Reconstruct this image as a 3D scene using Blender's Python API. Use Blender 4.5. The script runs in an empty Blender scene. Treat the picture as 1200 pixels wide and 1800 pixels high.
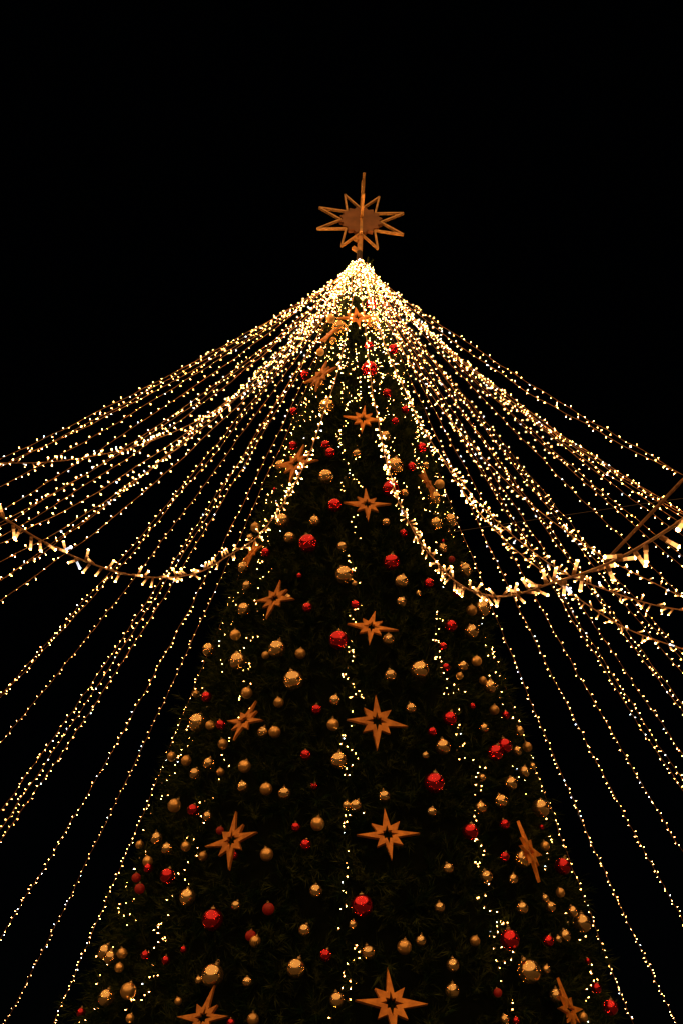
import bpy, math, random
import numpy as np
from mathutils import Matrix, Vector

scene = bpy.context.scene
COL = scene.collection
random.seed(11)
rng = np.random.default_rng(11)

# ------------------------------------------------------------------ camera
CAM_ROT = [[0.9997714, -0.0154651, 0.0147624], [0.0035867, -0.5593762, -0.8289061], [0.0210768, 0.8287696, -0.5591929]]
cam_d = bpy.data.cameras.new('camera')
cam_d.sensor_fit = 'VERTICAL'
cam_d.sensor_height = 36.0
cam_d.lens = 1650.0 / 1800.0 * 36.0
cam_d.clip_start = 0.05
cam_d.clip_end = 3000.0
cam = bpy.data.objects.new('camera', cam_d)
COL.objects.link(cam)
cam.matrix_world = Matrix.Translation((0.0, -10.0, 1.6)) @ Matrix(CAM_ROT).to_4x4()
scene.camera = cam

# ------------------------------------------------------------------ night sky, warm town light, exposure
SUN_EL, SUN_AZ = math.radians(58.0), math.radians(-104.0)      # light comes from behind the camera, a little left
world = bpy.data.worlds.new('World')
scene.world = world
world.use_nodes = True
wn = world.node_tree
sky = wn.nodes.new('ShaderNodeTexSky')
sky.sky_type = 'NISHITA'
sky.sun_disc = False
sky.sun_elevation = SUN_EL
sky.sun_rotation = math.pi / 2 - SUN_AZ
bg = wn.nodes['Background']
bg.inputs['Strength'].default_value = 0.00010
wn.links.new(sky.outputs['Color'], bg.inputs['Color'])

sun_d = bpy.data.lights.new('sun', 'SUN')
sun_d.energy = 1.75
sun_d.angle = math.radians(116.0)
sun_d.color = (1.0, 0.46, 0.15)
sun = bpy.data.objects.new('sun', sun_d)
COL.objects.link(sun)
sun.rotation_euler = Vector((math.cos(SUN_EL) * math.cos(SUN_AZ), math.cos(SUN_EL) * math.sin(SUN_AZ), math.sin(SUN_EL))).to_track_quat('Z', 'Y').to_euler()

vs = scene.view_settings
vs.view_transform = 'Standard'
vs.look = 'None'
vs.gamma = 1.0
vs.exposure = 0.0
vs.use_curve_mapping = False
scene.cycles.use_light_tree = True
scene.cycles.max_bounces = 6
scene.cycles.sample_clamp_indirect = 40.0
scene.cycles.use_denoising = True
scene.cycles.filter_width = 1.45

# ------------------------------------------------------------------ helpers
def mat(name, base, rough=0.5, metal=0.0, var=0.0, scale=20.0, bump=0.0, lohi=(0.3, 0.7), spec=0.5, emit=None, strength=0.0, coat=0.0, objvar=0.0, dark=None):
    m = bpy.data.materials.new(name)
    m.use_nodes = True
    nt = m.node_tree
    p = nt.nodes['Principled BSDF']
    p.inputs['Base Color'].default_value = (*base, 1)
    p.inputs['Roughness'].default_value = rough
    p.inputs['Metallic'].default_value = metal
    p.inputs['Coat Weight'].default_value = coat
    p.inputs['Specular IOR Level'].default_value = spec
    if emit:
        p.inputs['Emission Color'].default_value = (*emit, 1)
        p.inputs['Emission Strength'].default_value = strength
    if var or bump or dark:
        tc = nt.nodes.new('ShaderNodeTexCoord')
        nz = nt.nodes.new('ShaderNodeTexNoise')
        nz.inputs['Scale'].default_value = scale
        nz.inputs['Detail'].default_value = 5.0
        nt.links.new(tc.outputs['Object'], nz.inputs['Vector'])
        if var or dark:
            rp = nt.nodes.new('ShaderNodeValToRGB')
            rp.color_ramp.elements[0].position = lohi[0]
            rp.color_ramp.elements[1].position = lohi[1]
            lo = dark if dark else tuple(c * (1 - var) for c in base)
            hi = base if dark else tuple(min(1, c * (1 + var)) for c in base)
            rp.color_ramp.elements[0].color = (*lo, 1)
            rp.color_ramp.elements[1].color = (*hi, 1)
            nt.links.new(nz.outputs['Fac'], rp.inputs['Fac'])
            src = rp.outputs['Color']
            if objvar:
                oi = nt.nodes.new('ShaderNodeObjectInfo')
                mr = nt.nodes.new('ShaderNodeMapRange')
                mr.inputs['To Min'].default_value = 1 - objvar
                mr.inputs['To Max'].default_value = 1 + objvar * 0.3
                nt.links.new(oi.outputs['Random'], mr.inputs['Value'])
                hs = nt.nodes.new('ShaderNodeHueSaturation')
                nt.links.new(mr.outputs['Result'], hs.inputs['Value'])
                nt.links.new(src, hs.inputs['Color'])
                src = hs.outputs['Color']
            nt.links.new(src, p.inputs['Base Color'])
        if bump:
            bp = nt.nodes.new('ShaderNodeBump')
            bp.inputs['Strength'].default_value = bump
            bp.inputs['Distance'].default_value = 0.02
            nt.links.new(nz.outputs['Fac'], bp.inputs['Height'])
            nt.links.new(bp.outputs['Normal'], p.inputs['Normal'])
    return m

M_NEEDLE = mat('fir_needles', (0.080, 0.110, 0.024), 0.7, dark=(0.005, 0.018, 0.005), scale=7.0, spec=0.05, lohi=(0.44, 0.78))
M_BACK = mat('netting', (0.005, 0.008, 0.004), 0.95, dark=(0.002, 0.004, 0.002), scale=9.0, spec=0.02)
M_BARK = mat('bark', (0.10, 0.065, 0.04), 0.9, var=0.4, scale=14.0, bump=0.6)
M_CABLE = mat('amber_cable', (0.38, 0.19, 0.065), 0.45, var=0.25, scale=30.0)
M_ROPE = mat('bare_rope', (0.26, 0.14, 0.06), 0.7, var=0.35, scale=60.0, bump=0.4)
M_WIRE = mat('dark_wire', (0.06, 0.05, 0.045), 0.6, var=0.2)
M_GREENWIRE = mat('green_wire', (0.012, 0.022, 0.010), 0.8, var=0.2, spec=0.05)
M_LENS = mat('warm_lens', (0.4, 0.2, 0.06), 0.3, emit=(1.0, 0.45, 0.12), strength=1.7)
M_TIP = mat('warm_tip', (0.8, 0.6, 0.3), 0.3, emit=(1.0, 0.38, 0.088), strength=100.0)
M_CLENS = mat('cool_lens', (0.7, 0.75, 0.8), 0.3, emit=(0.72, 0.83, 1.0), strength=1.0)
M_CTIP = mat('cool_tip', (0.7, 0.75, 0.8), 0.3, emit=(0.75, 0.86, 1.0), strength=36.0)
M_DLENS = mat('dim_lens', (0.8, 0.5, 0.2), 0.3, emit=(1.0, 0.46, 0.14), strength=0.6)
M_ALENS = mat('amber_lens_base', (0.4, 0.2, 0.06), 0.3, emit=(1.0, 0.42, 0.10), strength=0.75)
M_DTIP = mat('dim_tip', (0.8, 0.6, 0.3), 0.3, emit=(1.0, 0.42, 0.12), strength=30.0)
M_STAR = mat('gold_plywood', (0.86, 0.31, 0.050), 0.45, 0.40, var=0.38, scale=4.0, bump=0.12, objvar=0.4)
M_TOP = mat('weathered_gold_frame', (0.78, 0.46, 0.16), 0.42, 0.4, var=0.35, scale=9.0, bump=0.15)
M_PLATE = mat('bronze_plate', (0.30, 0.13, 0.045), 0.5, 0.3, var=0.25, scale=6.0)
M_CAP = mat('bauble_cap_metal', (0.55, 0.42, 0.22), 0.35, 0.9, var=0.1)
M_BALL = {
    'G': mat('mirror_gold', (0.98, 0.74, 0.36), 0.14, 0.95, var=0.04, scale=7.0, coat=0.3, objvar=0.12),
    'S': mat('satin_gold', (0.95, 0.62, 0.24), 0.30, 0.85, var=0.08, scale=3.0, objvar=0.35),
    'R': mat('mirror_red', (0.80, 0.022, 0.045), 0.14, 0.92, var=0.10, scale=7.0, coat=0.5, objvar=0.2),
    'M': mat('dull_red', (0.42, 0.014, 0.014), 0.6, 0.0, var=0.10, scale=3.0, objvar=0.3),
}
M_GROUND = mat('plaza_paving', (0.075, 0.07, 0.065), 0.8, var=0.3, scale=0.8, bump=0.3)


def link(name, me, parent=None):
    o = bpy.data.objects.new(name, me)
    COL.objects.link(o)
    if parent is not None:
        o.parent = parent
    return o


def tag(o, label, cat, group=None):
    o['label'] = label
    o['category'] = cat
    if group:
        o['group'] = group
    return o


def tri_mesh(name, V, T, mats, mi=None, smooth=False):
    V = np.ascontiguousarray(V, dtype=np.float32)
    T = np.ascontiguousarray(T, dtype=np.int32)
    me = bpy.data.meshes.new(name)
    me.vertices.add(len(V))
    me.vertices.foreach_set('co', V.ravel())
    me.loops.add(T.size)
    me.loops.foreach_set('vertex_index', T.ravel())
    me.polygons.add(len(T))
    me.polygons.foreach_set('loop_start', np.arange(0, T.size, 3, dtype=np.int32))
    me.polygons.foreach_set('loop_total', np.full(len(T), 3, dtype=np.int32))
    for m in mats:
        me.materials.append(m)
    if mi is not None:
        me.polygons.foreach_set('material_index', np.ascontiguousarray(mi, dtype=np.int32))
    me.polygons.foreach_set('use_smooth', np.full(len(T), smooth, dtype=bool))
    me.update(calc_edges=True)
    me.validate()
    return me


def lathe(profile, n, seg_mat=None):
    """profile: (radius, height) pairs; poles where radius is 0. Returns verts, tris, material per tri."""
    V, rings = [], []
    for r, h in profile:
        if r == 0:
            rings.append([len(V)]); V.append((0, 0, h))
        else:
            b = len(V)
            rings.append(list(range(b, b + n)))
            for i in range(n):
                a = 2 * math.pi * i / n
                V.append((r * math.cos(a), r * math.sin(a), h))
    T, MI = [], []
    for k in range(len(rings) - 1):
        A, B = rings[k], rings[k + 1]
        m = seg_mat[k] if seg_mat else 0
        for i in range(n):
            j = (i + 1) % n
            if len(A) == 1 and len(B) > 1:
                T.append((A[0], B[j], B[i])); MI.append(m)
            elif len(B) == 1 and len(A) > 1:
                T.append((A[i], A[j], B[0])); MI.append(m)
            elif len(A) > 1:
                T.append((A[i], A[j], B[j])); MI.append(m)
                T.append((A[i], B[j], B[i])); MI.append(m)
    return np.array(V, float), np.array(T, int), np.array(MI, int)


def tube(P, rad, n=5):
    P = np.asarray(P, float)
    d = np.gradient(P, axis=0)
    d /= np.linalg.norm(d, axis=1)[:, None] + 1e-12
    ref = np.where(np.abs(d[:, 2:3]) > 0.92, np.array([[1.0, 0, 0]]), np.array([[0, 0, 1.0]]))
    u = np.cross(d, ref); u /= np.linalg.norm(u, axis=1)[:, None]
    v = np.cross(d, u)
    rad = np.broadcast_to(np.asarray(rad, float), (len(P),))
    a = 2 * np.pi * np.arange(n) / n
    V = (P[:, None] + rad[:, None, None] * (np.cos(a)[None, :, None] * u[:, None] + np.sin(a)[None, :, None] * v[:, None])).reshape(-1, 3)
    i = np.arange(len(P) - 1)[:, None] * n
    k = np.arange(n)[None]; k2 = (k + 1) % n
    A, B, C_, D = (i + k).ravel(), (i + k2).ravel(), (i + n + k2).ravel(), (i + n + k).ravel()
    T = np.concatenate([np.stack([A, B, C_], 1), np.stack([A, C_, D], 1)])
    return V, T


def boxbar(p, q, w, h, up):
    p, q, up = Vector(p), Vector(q), Vector(up)
    d = (q - p).normalized()
    s = d.cross(up).normalized()
    V = []
    for c in (p, q):
        for a, b in ((-1, -1), (1, -1), (1, 1), (-1, 1)):
            V.append(tuple(c + s * (a * w / 2) + up * (b * h / 2)))
    T = []
    for f in ((0, 1, 2, 3), (7, 6, 5, 4), (0, 4, 5, 1), (1, 5, 6, 2), (2, 6, 7, 3), (3, 7, 4, 0)):
        T += [(f[0], f[1], f[2]), (f[0], f[2], f[3])]
    return np.array(V), np.array(T)


def join(parts):
    V, T, n = [], [], 0
    for v, t in parts:
        V.append(v); T.append(np.asarray(t) + n); n += len(v)
    return np.concatenate(V), np.concatenate(T)


# ------------------------------------------------------------------ ground
gv = np.array([(-1500, -1500, 0), (1500, -1500, 0), (1500, 1500, 0), (-1500, 1500, 0)])
ground = link('ground', tri_mesh('ground', gv, [(0, 1, 2), (0, 2, 3)], [M_GROUND]))
ground['kind'] = 'structure'

# ------------------------------------------------------------------ data measured on the tree (azimuth, height, ...)
ZA, TT = 13.673, 0.22616                       # foliage cone: radius = TT * (ZA - z)
TREE_TOP, TREE_BASE = 13.02, 0.35
TILT = math.atan(TT)


def cone_r(z):
    return TT * (ZA - z)


# azimuth, height, radius, roll, turn, label
STARS = [
 (-1.5906, 11.176, 0.287, 8, 0, 'eight-pointed wooden-gold star seen face on, highest in the centre column of the tree'),
 (-1.5053, 8.92, 0.242, -4, 0, 'eight-pointed wooden-gold star seen face on, second highest in the centre column of the tree'),
 (-1.4862, 7.434, 0.261, 3, 0, 'eight-pointed wooden-gold star seen face on, third highest in the centre column of the tree'),
 (-1.4816, 5.739, 0.241, -6, 0, 'eight-pointed wooden-gold star seen face on, fourth highest in the centre column of the tree'),
 (-1.4687, 4.695, 0.289, 0, 0, 'eight-pointed wooden-gold star seen face on, fifth highest in the centre column of the tree'),
 (-1.4448, 3.66, 0.257, 4, 0, 'eight-pointed wooden-gold star seen face on, sixth highest in the centre column of the tree'),
 (-1.456, 2.427, 0.257, 3, 0, 'eight-pointed wooden-gold star seen face on, lowest in the centre column of the tree'),
 (-2.1101, 9.942, 0.286, -8, -1, 'eight-pointed gold star seen aslant, highest in the left column of the tree'),
 (-2.1399, 8.276, 0.289, -12, -1, 'eight-pointed gold star seen aslant, second highest in the left column of the tree'),
 (-2.0352, 6.185, 0.248, -10, -1, 'eight-pointed gold star seen aslant, third highest in the left column of the tree'),
 (-2.0505, 4.773, 0.239, -14, -1, 'eight-pointed gold star seen aslant, fourth highest in the left column of the tree'),
 (-1.9888, 3.638, 0.257, 6, -1, 'eight-pointed gold star seen aslant, fifth highest in the left column of the tree'),
 (-1.9642, 2.328, 0.219, -4, -1, 'eight-pointed gold star seen aslant, lowest in the left column of the tree'),
 (-2.1435, 10.891, 0.222, -4, -12, 'eight-pointed gold star seen nearly edge on, highest in the outer left column of the tree'),
 (-2.3557, 7.014, 0.199, 5, -12, 'eight-pointed gold star seen nearly edge on, lowest in the outer left column of the tree'),
 (-0.9124, 8.023, 0.233, 8, 17, 'eight-pointed gold star seen nearly edge on, highest in the right column of the tree'),
 (-0.8723, 3.693, 0.261, 10, 17, 'eight-pointed gold star seen nearly edge on, second highest in the right column of the tree'),
 (-0.8843, 2.483, 0.213, 6, 17, 'eight-pointed gold star seen nearly edge on, lowest in the right column of the tree'),
]
# azimuth, distance from the trunk, height, diameter, kind, label
BAUBLES = [
 (-1.1939, 0.49, 11.657, 0.1565, 'R', 'large shiny red bauble above right of the highest centre star'),
 (-1.9798, 0.645, 11.035, 0.2184, 'G', 'large mirror gold bauble above right of the highest outer left star'),
 (-1.2203, 0.615, 11.145, 0.2027, 'G', 'large mirror gold bauble right of the highest centre star'),
 (-2.4322, 0.525, 11.476, 0.1304, 'S', 'mid-sized satin gold bauble above the highest outer left star'),
 (-2.0978, 0.672, 10.804, 0.1082, 'G', 'mid-sized mirror gold bauble below right of the highest outer left star'),
 (-2.4079, 0.697, 10.695, 0.1085, 'S', 'mid-sized satin gold bauble below left of the highest outer left star'),
 (-1.3644, 0.72, 10.606, 0.1228, 'R', 'mid-sized shiny red bauble below the highest centre star'),
 (-1.3921, 0.87, 10.031, 0.2132, 'R', 'large shiny red bauble right of the highest left star'),
 (-2.86, 0.761, 10.502, 0.1347, 'R', 'mid-sized shiny red bauble left of the highest left star'),
 (-2.148, 0.886, 9.864, 0.1106, 'G', 'mid-sized mirror gold bauble below the highest left star'),
 (-1.9463, 1.037, 9.287, 0.2046, 'G', 'large mirror gold bauble below the highest left star'),
 (-1.1524, 0.942, 9.618, 0.1162, 'R', 'mid-sized shiny red bauble above right of the second highest centre star'),
 (-2.7348, 0.919, 9.711, 0.1047, 'R', 'mid-sized shiny red bauble below left of the highest left star'),
 (-1.2628, 1.148, 8.722, 0.1314, 'G', 'mid-sized mirror gold bauble below right of the second highest centre star'),
 (-1.8893, 1.18, 8.557, 0.1085, 'R', 'mid-sized shiny red bauble above right of the second highest left star'),
 (-2.3375, 1.13, 8.781, 0.1122, 'R', 'mid-sized shiny red bauble above the second highest left star'),
 (-0.7865, 0.693, 10.744, 0.1418, 'R', 'mid-sized shiny red bauble below right of the highest centre star'),
 (-0.8887, 0.981, 9.43, 0.1004, 'R', 'mid-sized shiny red bauble right of the second highest centre star, second nearest to it'),
 (-1.1031, 1.055, 9.09, 0.0901, 'R', 'mid-sized shiny red bauble right of the second highest centre star, nearest to it'),
 (-0.7716, 1.131, 8.795, 0.1272, 'R', 'mid-sized shiny red bauble above the highest right star'),
 (-1.8273, 1.22, 8.392, 0.1214, 'R', 'mid-sized shiny red bauble right of the second highest left star'),
 (-2.4769, 1.19, 8.53, 0.1264, 'G', 'mid-sized mirror gold bauble left of the second highest left star'),
 (-1.8312, 1.329, 7.966, 0.1733, 'G', 'large mirror gold bauble below right of the second highest left star'),
 (-1.5651, 1.223, 8.356, 0.0994, 'G', 'mid-sized mirror gold bauble below the second highest centre star'),
 (-1.7322, 1.434, 7.481, 0.1538, 'R', 'large shiny red bauble left of the third highest centre star'),
 (-2.4417, 1.267, 8.11, 0.0434, 'R', 'small shiny red bauble below left of the second highest left star'),
 (-1.877, 1.473, 7.273, 0.1191, 'G', 'mid-sized mirror gold bauble left of the third highest centre star'),
 (-2.0614, 1.514, 7.097, 0.1253, 'G', 'mid-sized mirror gold bauble right of the lowest outer left star'),
 (-1.8972, 1.567, 6.934, 0.2001, 'R', 'large shiny red bauble right of the lowest outer left star'),
 (-1.6571, 1.566, 6.851, 0.1085, 'G', 'mid-sized mirror gold bauble below left of the third highest centre star'),
 (-2.1709, 1.451, 7.41, 0.1628, 'G', 'large mirror gold bauble above right of the lowest outer left star'),
 (-2.5564, 1.4, 7.588, 0.1132, 'S', 'mid-sized satin gold bauble above the lowest outer left star'),
 (-2.5984, 1.426, 7.46, 0.0987, 'G', 'mid-sized mirror gold bauble above the lowest outer left star'),
 (-2.2652, 1.531, 7.0, 0.0997, 'R', 'mid-sized shiny red bauble right of the lowest outer left star'),
 (-2.5006, 1.551, 6.946, 0.1353, 'G', 'mid-sized mirror gold bauble below left of the lowest outer left star'),
 (-1.632, 1.679, 6.437, 0.1913, 'G', 'large mirror gold bauble above left of the fourth highest centre star'),
 (-1.9289, 1.633, 6.506, 0.0565, 'R', 'small shiny red bauble above right of the third highest left star'),
 (-1.2138, 1.282, 8.197, 0.2045, 'G', 'large mirror gold bauble above left of the highest right star'),
 (-1.0084, 1.236, 8.309, 0.1076, 'R', 'mid-sized shiny red bauble above left of the highest right star'),
 (-0.7801, 1.192, 8.485, 0.0881, 'G', 'mid-sized mirror gold bauble above the highest right star'),
 (-0.6106, 1.242, 8.298, 0.1175, 'S', 'mid-sized satin gold bauble right of the highest right star'),
 (-1.2795, 1.371, 7.79, 0.1917, 'R', 'large shiny red bauble above right of the third highest centre star'),
 (-1.1494, 1.352, 7.786, 0.0964, 'G', 'mid-sized mirror gold bauble left of the highest right star'),
 (-0.8138, 1.341, 7.902, 0.1624, 'G', 'large mirror gold bauble below right of the highest right star, nearest to it'),
 (-1.3409, 1.471, 7.254, 0.0923, 'G', 'mid-sized mirror gold bauble below right of the third highest centre star'),
 (-0.8891, 1.44, 7.449, 0.1501, 'G', 'large mirror gold bauble below the highest right star'),
 (-0.6416, 1.387, 7.689, 0.1553, 'G', 'large mirror gold bauble below right of the highest right star, second nearest to it'),
 (-1.2166, 1.501, 7.125, 0.0983, 'R', 'mid-sized shiny red bauble below right of the third highest centre star'),
 (-0.8756, 1.51, 7.099, 0.1068, 'G', 'mid-sized mirror gold bauble below the highest right star'),
 (-1.3304, 1.622, 6.662, 0.1701, 'R', 'large shiny red bauble below right of the third highest centre star'),
 (-0.791, 1.523, 7.007, 0.0735, 'M', 'small dull red bauble below the highest right star'),
 (-0.6655, 1.557, 6.943, 0.1613, 'G', 'large mirror gold bauble below right of the highest right star, third nearest to it'),
 (-0.8305, 1.462, 7.246, 0.0406, 'R', 'small shiny red bauble below the highest right star'),
 (-2.3665, 1.623, 6.596, 0.1044, 'G', 'mid-sized mirror gold bauble above left of the third highest left star'),
 (-2.3088, 1.71, 6.242, 0.1393, 'G', 'mid-sized mirror gold bauble left of the third highest left star'),
 (-1.9784, 1.701, 6.224, 0.0801, 'G', 'small mirror gold bauble right of the third highest left star'),
 (-1.8407, 1.745, 6.052, 0.1026, 'R', 'mid-sized shiny red bauble right of the third highest left star'),
 (-1.5638, 1.74, 6.062, 0.09, 'R', 'mid-sized shiny red bauble above left of the fourth highest centre star'),
 (-1.5688, 1.671, 6.341, 0.0614, 'G', 'small mirror gold bauble above the fourth highest centre star'),
 (-2.3204, 1.776, 5.925, 0.1116, 'S', 'mid-sized satin gold bauble below left of the third highest left star'),
 (-2.2217, 1.876, 5.544, 0.1728, 'G', 'large mirror gold bauble above the fourth highest left star'),
 (-1.976, 1.869, 5.573, 0.1695, 'G', 'large mirror gold bauble below the third highest left star'),
 (-2.0463, 1.856, 5.537, 0.0763, 'S', 'small satin gold bauble below the third highest left star'),
 (-1.8428, 1.873, 5.488, 0.1038, 'S', 'mid-sized satin gold bauble below right of the third highest left star'),
 (-1.6466, 1.863, 5.613, 0.1849, 'R', 'large shiny red bauble left of the fourth highest centre star'),
 (-1.8578, 1.96, 5.178, 0.1853, 'G', 'large mirror gold bauble above right of the fourth highest left star'),
 (-2.1063, 1.956, 5.13, 0.1084, 'S', 'mid-sized satin gold bauble above the fourth highest left star'),
 (-1.9169, 1.99, 4.96, 0.0942, 'S', 'mid-sized satin gold bauble above right of the fourth highest left star'),
 (-1.6517, 1.995, 4.944, 0.0984, 'G', 'mid-sized mirror gold bauble above left of the fifth highest centre star'),
 (-1.7319, 2.014, 4.853, 0.0924, 'R', 'mid-sized shiny red bauble left of the fifth highest centre star'),
 (-2.6143, 1.778, 5.947, 0.1413, 'G', 'mid-sized mirror gold bauble above left of the fourth highest left star'),
 (-2.5769, 1.889, 5.392, 0.074, 'S', 'small satin gold bauble above left of the fourth highest left star'),
 (-2.4172, 1.927, 5.252, 0.1075, 'R', 'mid-sized shiny red bauble above left of the fourth highest left star'),
 (-2.4095, 2.009, 4.959, 0.1749, 'G', 'large mirror gold bauble left of the fourth highest left star'),
 (-2.3006, 2.01, 4.873, 0.0915, 'S', 'mid-sized satin gold bauble left of the fourth highest left star'),
 (-2.226, 2.017, 4.842, 0.0904, 'R', 'mid-sized shiny red bauble left of the fourth highest left star'),
 (-1.97, 2.058, 4.665, 0.1031, 'G', 'mid-sized mirror gold bauble below right of the fourth highest left star'),
 (-1.9111, 2.063, 4.649, 0.1078, 'S', 'mid-sized satin gold bauble right of the fourth highest left star'),
 (-1.6533, 2.054, 4.689, 0.1069, 'S', 'mid-sized satin gold bauble left of the fifth highest centre star'),
 (-2.1755, 2.068, 4.618, 0.0937, 'S', 'mid-sized satin gold bauble below left of the fourth highest left star, nearest to it'),
 (-1.7601, 2.116, 4.398, 0.0941, 'R', 'mid-sized shiny red bauble below right of the fourth highest left star'),
 (-2.6092, 2.043, 4.723, 0.0887, 'S', 'mid-sized satin gold bauble below left of the fourth highest left star, third nearest to it'),
 (-2.4094, 2.08, 4.564, 0.0963, 'S', 'mid-sized satin gold bauble below left of the fourth highest left star, second nearest to it'),
 (-2.2315, 2.108, 4.448, 0.104, 'G', 'mid-sized mirror gold bauble below left of the fourth highest left star, nearest to it'),
 (-2.0251, 2.134, 4.342, 0.1113, 'S', 'mid-sized satin gold bauble below the fourth highest left star'),
 (-2.3037, 2.125, 4.379, 0.1044, 'G', 'mid-sized mirror gold bauble below left of the fourth highest left star, second nearest to it'),
 (-2.0131, 2.176, 4.145, 0.0988, 'G', 'mid-sized mirror gold bauble above the fifth highest left star'),
 (-1.906, 2.189, 4.098, 0.1077, 'S', 'mid-sized satin gold bauble above right of the fifth highest left star'),
 (-1.8274, 2.201, 4.043, 0.1066, 'G', 'mid-sized mirror gold bauble above right of the fifth highest left star'),
 (-1.6222, 2.144, 4.332, 0.1447, 'G', 'mid-sized mirror gold bauble below left of the fifth highest centre star'),
 (-1.7141, 2.177, 4.102, 0.061, 'R', 'small shiny red bauble above left of the sixth highest centre star'),
 (-2.1484, 2.127, 4.332, 0.0698, 'S', 'small satin gold bauble below left of the fourth highest left star'),
 (-1.2778, 1.671, 6.418, 0.1426, 'G', 'mid-sized mirror gold bauble above right of the fourth highest centre star, second nearest to it'),
 (-1.0811, 1.649, 6.486, 0.1071, 'R', 'mid-sized shiny red bauble above right of the fourth highest centre star'),
 (-1.2913, 1.724, 6.148, 0.1032, 'G', 'mid-sized mirror gold bauble above right of the fourth highest centre star, nearest to it'),
 (-1.1673, 1.678, 6.312, 0.0619, 'G', 'small mirror gold bauble above right of the fourth highest centre star'),
 (-0.8406, 1.643, 6.505, 0.1028, 'R', 'mid-sized shiny red bauble right of the fourth highest centre star, second nearest to it'),
 (-0.7329, 1.681, 6.349, 0.1156, 'S', 'mid-sized satin gold bauble right of the fourth highest centre star, nearest to it'),
 (-0.5827, 1.666, 6.484, 0.1842, 'G', 'large mirror gold bauble right of the fourth highest centre star'),
 (-0.8094, 1.76, 6.024, 0.1432, 'G', 'mid-sized mirror gold bauble right of the fourth highest centre star'),
 (-0.9788, 1.764, 5.988, 0.1223, 'R', 'mid-sized shiny red bauble right of the fourth highest centre star, nearest to it'),
 (-1.3875, 1.839, 5.653, 0.1163, 'G', 'mid-sized mirror gold bauble below right of the fourth highest centre star, nearest to it'),
 (-1.0654, 1.82, 5.695, 0.0772, 'R', 'small shiny red bauble right of the fourth highest centre star'),
 (-1.075, 1.878, 5.443, 0.0814, 'R', 'small shiny red bauble below right of the fourth highest centre star'),
 (-0.9568, 1.866, 5.517, 0.1005, 'G', 'mid-sized mirror gold bauble below right of the fourth highest centre star, second nearest to it'),
 (-0.8321, 1.835, 5.653, 0.1028, 'S', 'mid-sized satin gold bauble right of the fourth highest centre star, second nearest to it'),
 (-1.2387, 1.925, 5.332, 0.1764, 'G', 'large mirror gold bauble below right of the fourth highest centre star'),
 (-1.3884, 1.93, 5.239, 0.1124, 'G', 'mid-sized mirror gold bauble above the fifth highest centre star'),
 (-0.9947, 1.889, 5.387, 0.07, 'S', 'small satin gold bauble above right of the fifth highest centre star'),
 (-0.8186, 1.878, 5.439, 0.0775, 'S', 'small satin gold bauble right of the fifth highest centre star'),
 (-0.7802, 1.902, 5.389, 0.1311, 'G', 'mid-sized mirror gold bauble right of the fifth highest centre star, third nearest to it'),
 (-1.3019, 2.003, 4.904, 0.0986, 'G', 'mid-sized mirror gold bauble right of the fifth highest centre star, nearest to it'),
 (-1.1134, 2.02, 4.861, 0.127, 'R', 'mid-sized shiny red bauble right of the fifth highest centre star'),
 (-0.9502, 1.955, 5.078, 0.0572, 'R', 'small shiny red bauble right of the fifth highest centre star, second nearest to it'),
 (-0.7934, 1.954, 5.123, 0.0934, 'S', 'mid-sized satin gold bauble right of the fifth highest centre star'),
 (-0.6905, 1.949, 5.134, 0.0829, 'R', 'small shiny red bauble right of the fifth highest centre star, third nearest to it'),
 (-1.2129, 2.048, 4.692, 0.0811, 'R', 'small shiny red bauble right of the fifth highest centre star, nearest to it'),
 (-0.912, 2.011, 4.86, 0.0846, 'G', 'small mirror gold bauble right of the fifth highest centre star'),
 (-1.1749, 2.093, 4.547, 0.1337, 'G', 'mid-sized mirror gold bauble right of the fifth highest centre star, second nearest to it'),
 (-0.8834, 2.078, 4.621, 0.1441, 'R', 'mid-sized shiny red bauble above the second highest right star, nearest to it'),
 (-0.8002, 2.052, 4.737, 0.1414, 'R', 'mid-sized shiny red bauble above the second highest right star, second nearest to it'),
 (-0.6866, 2.037, 4.755, 0.0921, 'G', 'mid-sized mirror gold bauble above the second highest right star, third nearest to it'),
 (-0.5308, 2.005, 4.898, 0.0952, 'S', 'mid-sized satin gold bauble above the second highest right star'),
 (-1.2598, 2.102, 4.441, 0.0633, 'G', 'small mirror gold bauble below right of the fifth highest centre star'),
 (-0.5787, 1.974, 5.036, 0.0955, 'G', 'mid-sized mirror gold bauble above the second highest right star, fourth nearest to it'),
 (-0.6849, 2.088, 4.542, 0.1076, 'G', 'mid-sized mirror gold bauble above the second highest right star, second nearest to it'),
 (-0.541, 2.047, 4.69, 0.0703, 'G', 'small mirror gold bauble above the second highest right star'),
 (-1.2404, 2.184, 4.18, 0.1749, 'R', 'large shiny red bauble above right of the sixth highest centre star'),
 (-0.8287, 2.134, 4.349, 0.1202, 'G', 'mid-sized mirror gold bauble above the second highest right star, nearest to it'),
 (-0.995, 2.127, 4.326, 0.0641, 'G', 'small mirror gold bauble above left of the second highest right star'),
 (-1.4449, 2.204, 4.018, 0.1005, 'G', 'mid-sized mirror gold bauble above the sixth highest centre star'),
 (-2.3817, 2.189, 4.108, 0.1196, 'S', 'mid-sized satin gold bauble above left of the fifth highest left star'),
 (-2.2439, 2.208, 4.007, 0.1057, 'R', 'mid-sized shiny red bauble above left of the fifth highest left star'),
 (-2.1556, 2.223, 3.919, 0.0829, 'G', 'small mirror gold bauble above left of the fifth highest left star'),
 (-2.0769, 2.254, 3.77, 0.0658, 'M', 'small dull red bauble above left of the fifth highest left star'),
 (-2.4407, 2.25, 3.83, 0.1074, 'G', 'mid-sized mirror gold bauble left of the fifth highest left star, second nearest to it'),
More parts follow.
